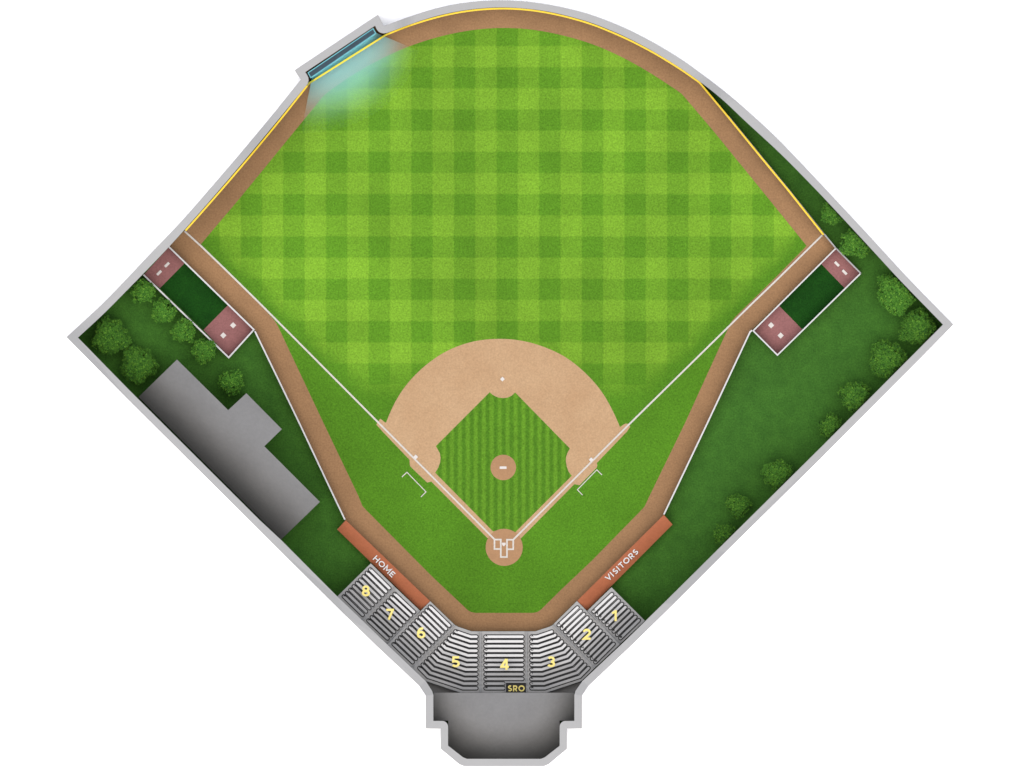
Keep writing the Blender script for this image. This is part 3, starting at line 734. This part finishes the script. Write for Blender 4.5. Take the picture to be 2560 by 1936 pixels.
divider((1316.1,1579), (1316.1,1731.6), 4.2, 12.0, 1.9, 'thin light divider between seating sections 4 and 3')
divider((1381.5,1563.3), (1487.4,1669.8), 4.2, 12.0, 1.9, 'thin light divider between seating sections 3 and 2')
divider((1468.9,1527.2), (1549.6,1611), 5.3, 10.2, 1.9, 'thin light divider between seating sections 2 and 1')
def back_rail(plan, label):
    mb = MB(); add_wall(mb, plan, 1.9*S, 0.0, 11.6); tag(mb.build('back_rail', M['rail']), label, 'rail', 'slanting rails behind the top rows')
back_rail([(1065,1702.4),(1153.4,1731.6)], 'slanting light rail behind the top row of section 5')
back_rail([(1452.2,1702.6),(1364.2,1731.6)], 'slanting light rail behind the top row of section 3')
# dark platforms behind the slanting rails
def platform(plan, label):
    mb = MB(); mb.prism(WL(plan), 0.0, 9.6); tag(mb.build('corner_platform', M['roof']), label, 'platform', 'dark corner platforms beside the stands')
platform([(1065.4,1704.6),(1151,1732.2),(1083.8,1732.2),(1081.2,1727.4)], 'dark triangular platform below section 5 by the outer wall')
platform([(1453.2,1705),(1437.8,1727.4),(1435.6,1732.2),(1367,1732.2)], 'dark triangular platform below section 3 by the outer wall')
# standing room
sr = thing('standing_room_platform', (*W((1289.6,1719)), 5.0), 'small dark standing room platform lettered SRO in yellow', 'platform')
zt = row_z(11, 3.5)+0.05
mb = MB(); mb.prism(WL([(1264.4,1707.4),(1315.0,1707.4),(1315.0,1731.3),(1264.4,1731.3)]), 5.0, zt); mb.build('deck', M['sro_deck'], sr)
mb = MB(); add_wall(mb, [(1264.0,1731.3),(1264.0,1706.9),(1315.0,1706.9)], 1.4*S, 5.0, zt+0.9); mb.build('edge_rail', M['rail'], sr)
mb = MB(); c = W((1290.6,1721.4)); mb.add(*place(sign_geo('SRO', 1.40, 0.10, 3.95), (c[0], c[1], zt+0.32), 0.0)); mb.build('lettering', M['letter_yellow'], sr)

# ------------------------------------------------------------------ dugouts
def dugout(front0, front1, back1, back0, text, tpos, tang, th, tw, label):
    P = WL([front0, front1, back1, back0]); cx = sum(p[0] for p in P)/4; cy = sum(p[1] for p in P)/4
    d = thing('dugout', (cx, cy, 0), label, 'dugout', 'dugouts along the brown track')
    # roof: level at the front, easing down to the back
    mb = MB(); n = 8; vs = []
    for k in range(n+1):
        t = k/n; z = 3.2-1.15*t**2.0
        vs += [(*lerp2(P[0], P[3], t), z), (*lerp2(P[1], P[2], t), z)]
    m = len(vs); vs += [(x, y, z-0.22) for x, y, z in vs]
    fs = [(2*k, 2*k+1, 2*k+3, 2*k+2) for k in range(n)]+[(m+2*k+2, m+2*k+3, m+2*k+1, m+2*k) for k in range(n)]
    fs += [(2*k, 2*k+2, m+2*k+2, m+2*k) for k in range(n)]+[(2*k+3, 2*k+1, m+2*k+1, m+2*k+3) for k in range(n)]
    fs += [(1, 0, m, m+1), (2*n, 2*n+1, m+2*n+1, m+2*n)]
    mb.add(vs, fs); mb.build('roof', M['terracotta'], d)
    ins = offset_line(ccw(P), 0.12, True)
    I = sorted(ins, key=lambda p: 0)
    def near(pt): return min(ins, key=lambda p: math.hypot(p[0]-pt[0], p[1]-pt[1]))
    f0, f1, b1, b0 = near(P[0]), near(P[1]), near(P[2]), near(P[3])
    def upright(name, a, b, w, z1, mat):
        mb = MB(); dx, dy = b[0]-a[0], b[1]-a[1]
        mb.box(((a[0]+b[0])/2, (a[1]+b[1])/2, z1/2), (math.hypot(dx, dy)/2, w/2, z1/2), math.atan2(dy, dx)); mb.build(name, M[mat], d)
    upright('back_wall', b0, b1, 0.2, 1.83, 'brick'); upright('end_wall', f0, b0, 0.2, 1.82, 'brick'); upright('end_wall', f1, b1, 0.2, 1.82, 'brick')
    for k in range(1, 6):
        q = lerp2(f0, f1, k/6); mb = MB(); mb.cyl((q[0], q[1], 0), (q[0], q[1], 2.95), 0.06); mb.build('post', M['bench_leg'], d)
    g0, g1 = lerp2(f0, b0, 0.75), lerp2(f1, b1, 0.75)
    mb = MB(); dx, dy = g1[0]-g0[0], g1[1]-g0[1]; mb.box(((g0[0]+g1[0])/2, (g0[1]+g1[1])/2, 0.42), (math.hypot(dx, dy)*0.45, 0.2, 0.05), math.atan2(dy, dx)); mb.box(((g0[0]+g1[0])/2, (g0[1]+g1[1])/2, 0.18), (math.hypot(dx, dy)*0.4, 0.06, 0.19), math.atan2(dy, dx)); mb.build('players_bench', M['bark'], d)
    c = W(tpos); mb = MB(); mb.add(*place(sign_geo(text, th, 0.22, tw, 0.92), (c[0], c[1], 3.0), math.radians(tang))); mb.build('lettering', M['letter_white'], d)
dugout((865.1,1301.5), (1075.3,1503.5), (1050.8,1526.4), (842.6,1323.8), 'HOME', (960.6,1416.6), -43.8, 14.6*S, 68*S, 'long terracotta roofed dugout lettered HOME')
dugout((1659.6,1287.5), (1442.6,1502.8), (1467.4,1527.0), (1681.5,1311.6), 'VISITORS', (1554.6,1412.5), 43.5, 14.6*S, 106*S, 'long terracotta roofed dugout lettered VISITORS')

# ------------------------------------------------------------------ trees
def tree(c, r_px, label, seed, mat, clip=True, hgt=None):
    rnd = random.Random(seed); x0, y0 = W(c); R = r_px*S
    H = hgt or min(6.4, 3.0+R*0.8); base = 1.4+0.2*R
    t = thing('leafy_tree', (x0, y0, 0), label, 'tree', 'leafy trees on the lawn inside the outer wall')
    ph = [rnd.uniform(0, 6.28) for _ in range(4)]
    def rad(a): return R*(0.92+0.10*math.sin(3*a+ph[0])+0.06*math.sin(5*a+ph[1])+0.035*math.sin(8*a+ph[2]))
    def ok(x, y): return (not clip) or inside(CL, x, y)
    # trunk with limbs
    mb = MB()
    mb.cyl((x0, y0, 0), (x0, y0, base+0.35*(H-base)), 0.10+0.03*R, 0.06+0.02*R, 8)
    for k in range(6):
        a = k*1.047+rnd.uniform(-.3, .3); q = rad(a)*0.6
        e = (x0+q*math.cos(a), y0+q*math.sin(a))
        if ok(*e): mb.cyl((x0, y0, base), (e[0], e[1], base+0.45*(H-base)), 0.05+0.015*R, 0.025, 6)
    mb.build('trunk', M['bark'], t, loc=(x0, y0, 0))
    # crown: tufts of leaf blades spread through a lumpy dome
    mb = MB(); mb.keep = True
    ntuft = int(19*R*R)
    for k in range(ntuft):
        a = rnd.uniform(0, 2*math.pi); q = math.sqrt(rnd.random())
        rr = rad(a)*q*0.95
        zt = base+(H-base)*(max(0.0, 1-q**2.6))**0.55
        z = zt-abs(rnd.gauss(0, 0.30))*(0.5+0.5*(1-q))
        if rnd.random() < 0.22: z = base+rnd.random()*max(0.1, (zt-base))*0.8
        cx, cy = x0+rr*math.cos(a), y0+rr*math.sin(a)
        sz = rnd.uniform(0.46, 0.72)*(0.85+0.05*R)
        nb = 8
        for j in range(nb):
            th = 2*math.pi*j/nb+rnd.uniform(-.5, .5); tilt = rnd.uniform(-0.2, 0.5)
            l = sz*rnd.uniform(0.75, 1.25); w = l*0.27
            ca, sa = math.cos(th), math.sin(th)
            def P(u, v, dz): return (cx+ca*u-sa*v, cy+sa*u+ca*v, z+dz)
            z1, z2 = l*0.55*tilt*1.1, l*tilt*0.7
            vs = [P(0.02, 0, 0), P(l*0.5, -w, z1), P(l*0.55, 0, z1+0.05), P(l*0.5, w, z1), P(l, 0, z2)]
            if all(ok(v[0], v[1]) for v in vs):
                mb.add(vs, [(0, 1, 2), (0, 2, 3), (1, 4, 2), (2, 4, 3)])
    mb.build('crown', M[mat], t, loc=(x0, y0, base))
CL = offset_line(ccw(INNER), 0.12, True)
if not inside(CL, *W((1280, 900))) : CL = INNER
TREES = [((357.4,727.7),32,'medium tree at the wall end of the row beside the bullpen','leaf'),
 ((408.2,778.6),32,'medium tree second from the wall in the row beside the bullpen','leaf'),
 ((459.1,828),32,'medium tree third from the wall in the row beside the bullpen','leaf'),
 ((509.1,877.5),32,'medium tree beside the lowest tip of the bullpen fence','leaf'),
 ((276.8,842),49,'large tree nearest the far left corner of the outer wall','leaf_dark'),
 ((346.9,911.9),49,'large tree just above the grey stepped building roof','leaf_dark'),
 ((577.9,955.9),32,'lone medium tree in the inner corner of the stepped grey building','leaf'),
 ((2084,530),33,'small tree cut by the wall, uppermost on the right lawn','leaf'),
 ((2140,605),42,'medium tree against the wall above the visitors side bullpen corner','leaf'),
 ((2243,733),55,'largest tree on the right lawn, against the upper wall','leaf'),
 ((2295,820),48,'tree tucked into the far right corner of the outer wall','leaf_dark'),
 ((2218,897),50,'large tree on the lower wall next to the right corner tree','leaf_dark'),
 ((2137,991),41,'medium squarish tree midway along the lower right wall','leaf_dark'),
 ((2077,1066),31,'small tree on the lower right wall below the squarish tree','leaf_dark'),
 ((1944,1187),41,'medium tree on the lower right wall, third from the dugout','leaf_dark'),
 ((1846,1265),31,'small round tree standing just clear of the lower right wall','leaf_dark'),
 ((1813,1339),31,'small tree cut by the wall, nearest the VISITORS dugout','leaf_dark')]
for k, (c, r, lab, mt) in enumerate(TREES): tree(c, r, lab, 40+k, mt)

# ------------------------------------------------------------------ light, sky, camera
SUN_EL, SUN_AZ = 78.0, 186.0      # high sun behind thin cloud, from the home plate side
w = bpy.data.worlds.new('World'); scene.world = w; w.use_nodes = True
nt = w.node_tree; bg = nt.nodes['Background']
sky = N(nt, 'ShaderNodeTexSky', sky_type='NISHITA'); sky.sun_disc = False
sky.sun_elevation = math.radians(SUN_EL); sky.sun_rotation = math.radians(SUN_AZ)
sky.air_density = 1.0; sky.dust_density = 3.0; sky.ozone_density = 1.0
nt.links.new(sky.outputs[0], bg.inputs[0]); bg.inputs[1].default_value = 0.05
sun = bpy.data.lights.new('sun', 'SUN'); sun.energy = 1.5; sun.angle = math.radians(100); sun.color = (1.0, 0.95, 0.88)
so = bpy.data.objects.new('sun', sun); COL.objects.link(so)
so.location = (0, -60, 180)
so.rotation_euler = (math.radians(90-SUN_EL), 0, math.radians(180-SUN_AZ))
cam = bpy.data.cameras.new('camera'); co = bpy.data.objects.new('camera', cam); COL.objects.link(co)
cam.type = 'ORTHO'; cam.ortho_scale = 2560*S; co.location = (0, 0, 160); cam.clip_end = 5000
scene.camera = co
vs_ = scene.view_settings; vs_.view_transform = 'Standard'; vs_.look = 'None'; vs_.gamma = 1.0
vs_.exposure = 1.92
scene.cycles.use_denoising = True
scene.cycles.volume_step_rate = 1.0; scene.cycles.volume_bounces = 4
for o in bpy.data.objects:
    if '_loc' in o: del o['_loc']
